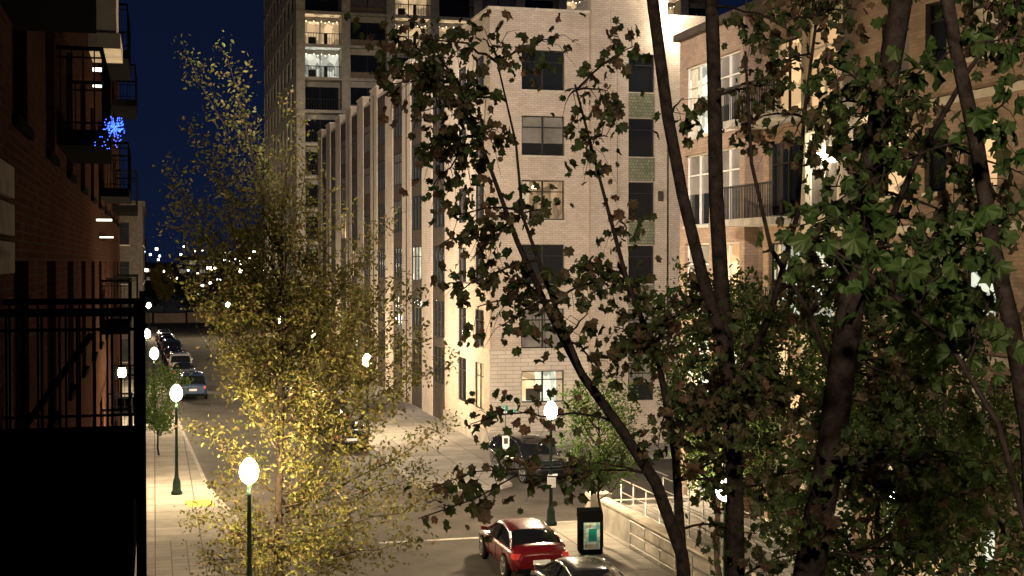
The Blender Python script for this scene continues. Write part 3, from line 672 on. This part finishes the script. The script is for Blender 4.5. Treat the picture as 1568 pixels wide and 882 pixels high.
tg=[(random.uniform(960,1310),random.uniform(-30,430)) for _ in range(26)]+[(random.uniform(960,1310),random.uniform(420,880)) for _ in range(38)]
tg=[t_ for t_ in tg if not(1000<t_[0]<1260 and 60<t_[1]<430 and random.random()<.7) and not(t_[0]<1120 and t_[1]>720)]
S_(NB,st2,tg,9.7,.012,4.8,.38,7,.115,.5)
S_(NB,[on(l1,.35)],[(655,750),(640,795)],8.6,.008,3.0,.26,6,.12,.6)
NB.done()
N2=Tree('maple_tree','bark',LM_mapg,shape_maple())
l3=P_([(1190,1500),(1228,960),(1250,820),(1272,700),(1298,500),(1325,300),(1352,150),(1378,0),(1390,-80)],8); l3[0].z=.1; N2.limb(l3,.105,.06,12)
l3b=P_([(1300,480),(1345,380),(1400,250),(1480,110),(1560,0)],7.8); N2.limb(l3b,.028,.010)
l3c=P_([(1285,600),(1240,480),(1180,380),(1150,250),(1140,80)],8.3); N2.limb(l3c,.022,.008)
st3=[on(l,t) for l in(l3[1:],l3b,l3c) for t in(.1,.25,.4,.55,.7,.85,.99)]
tg=[(random.uniform(1220,1580),random.uniform(-30,420)) for _ in range(21)]+[(random.uniform(1200,1580),random.uniform(420,900)) for _ in range(22)]
S_(N2,st3,tg,8,.011,4.2,.36,7,.115,.5); N2.done()
N3=Tree('maple_tree','bark',LM_near,shape_maple())
l4=P_([(1640,1700),(1600,1000),(1578,660),(1550,500),(1520,380),(1494,220),(1462,80),(1436,-60)],6.5); l4[0].z=.1; N3.limb(l4,.055,.03,9)
l4b=P_([(1600,900),(1530,650),(1450,520),(1330,420),(1240,360)],5.6); N3.limb(l4b,.016,.006)
S_(N3,[on(l,t) for l in(l4[2:],l4b) for t in(.2,.4,.6,.8,.99)],[(1240,340),(1270,390),(1320,320),(1300,420),(1480,370),(1400,380),(1360,150),(1540,330),(1530,440),(1560,60),(1545,150),(1480,470)],5.8,.007,3.3,.22,5,.12,.5); N3.done()
def street_tree(name,x,y,h,rad,nl,lm,cz=None,lps=20,size=.11,r0=.11,clear=1.8,bark='bark2',tw=3.2):
    T=Tree(name,bark,lm,shape_small()); top=Vector((x+random.uniform(-.3,.3),y,h)); tr=bez((x,y,.1),top,0,8,.03); T.limb(tr,r0,.012,8)
    for k in range(nl):
        a=random.uniform(0,2*math.pi); u=random.uniform(.0,1); z=clear+(h-clear)*(.15+.85*u); rr=rad*math.sin(math.pi*min(.97,(.12+.8*u)))**.6*random.uniform(.55,1.05)
        tg=Vector((x+rr*math.cos(a),y+rr*math.sin(a),z)); t_=max(.12,min(.9,(z-.9*rr)/h)); p0=on(tr,t_); pts=bez(p0,tg,-.1,6,.06); L=(tg-p0).length
        T.limb(pts,.012+.006*L,.004,5); T.twigs(pts,.3,int(3+L*tw),.75,lps,size,0,.14,.005)
    T.done()
street_tree('street_tree',13.9,32,9.6,2.4,46,LM_grn,size=.15,lps=24,clear=3.4)
street_tree('street_tree',14.0,24.5,9.4,2.9,56,LM_grn,size=.14,lps=24)
street_tree('street_tree',14.2,17.5,8.2,2.7,50,LM_grn,size=.13,lps=24)
street_tree('street_tree',17.8,28,8.5,2.2,38,LM_grn,size=.15,lps=24,clear=2.8)
street_tree('young_tree',14.2,42.5,5.6,1.5,36,LM_yg,lps=20,size=.12,r0=.06,clear=2.2,tw=2.8)
street_tree('young_tree',0.2,68,4.6,1.4,22,LM_yg,lps=18,size=.15,r0=.05,clear=1.2)
street_tree('young_tree',1.5,226,9,2.4,24,leafmat('leaf_yellow',[(.25,.2,.03),(.3,.22,.04)],.4),lps=16,size=.35,r0=.12,clear=3)
for i in range(5): street_tree('street_tree',11.8,80+i*14,8.0,2.0,20,LM_gold,lps=14,size=.2)
T=Tree('distant_trees','bark2',LM_grn,shape_small())
for k in range(26):
    x=-90+k*7+random.uniform(-2,2); y=random.uniform(235,270); h=random.uniform(4,7.5); T.limb([Vector((x,y,0)),Vector((x,y,h*.8))],.2,.05,5)
    for j in range(420):
        d=Vector(rng.normal(size=3)); d.normalize(); d*=random.random()**.4; T.L.append((Vector((x+d.x*3.6,y+d.y*3.6,h*.6+d.z*h*.42)),.8*random.uniform(.5,1.2),0))
T.done()
T=Tree('shrub','bark2',LM_gold,shape_small())
for k in range(9):
    c0=Vector((2.9+random.uniform(-.5,.5),38.5+random.uniform(-1.5,1.5),.12)); tg=c0+Vector((random.uniform(-.7,.7),random.uniform(-.7,.7),random.uniform(.7,1.5)))
    pts=bez(c0,tg,.1,4,.05); T.limb(pts,.015,.004,4); T.twigs(pts,.2,8,.4,14,.09,0,.1)
T.done()
# ================================================================ WORLD / CAMERA
w=bpy.data.worlds.new('World'); scene.world=w; w.use_nodes=True; nt=w.node_tree; n=nt.nodes; l=nt.links
bg=n['Background']; tc=n.new('ShaderNodeTexCoord'); sp=n.new('ShaderNodeSeparateXYZ'); l.new(tc.outputs['Generated'],sp.inputs[0])
cr=n.new('ShaderNodeValToRGB'); l.new(sp.outputs[2],cr.inputs[0])
cr.color_ramp.elements[0].position=0; cr.color_ramp.elements[0].color=(.004,.0085,.027,1); cr.color_ramp.elements[1].position=.4; cr.color_ramp.elements[1].color=(.002,.0035,.015,1)
sky=n.new('ShaderNodeTexSky'); sky.sky_type='NISHITA'; sky.sun_disc=False; sky.sun_elevation=math.radians(-8); sky.sun_rotation=math.radians(200)
mxs=n.new('ShaderNodeMixRGB'); mxs.blend_type='ADD'; mxs.inputs[0].default_value=.012; l.new(cr.outputs[0],mxs.inputs[1]); l.new(sky.outputs[0],mxs.inputs[2]); l.new(mxs.outputs[0],bg.inputs[0]); bg.inputs[1].default_value=1.0
cam=bpy.data.cameras.new('camera'); co=bpy.data.objects.new('camera',cam); COL.objects.link(co); co.location=(0,0,CAMZ); co.rotation_euler=(math.radians(90-1.12),0,-TH)
cam.sensor_width=36; cam.lens=48; cam.clip_start=.1; cam.clip_end=3000; scene.camera=co
scene.view_settings.view_transform='Standard'; scene.view_settings.look='None'; scene.view_settings.exposure=0
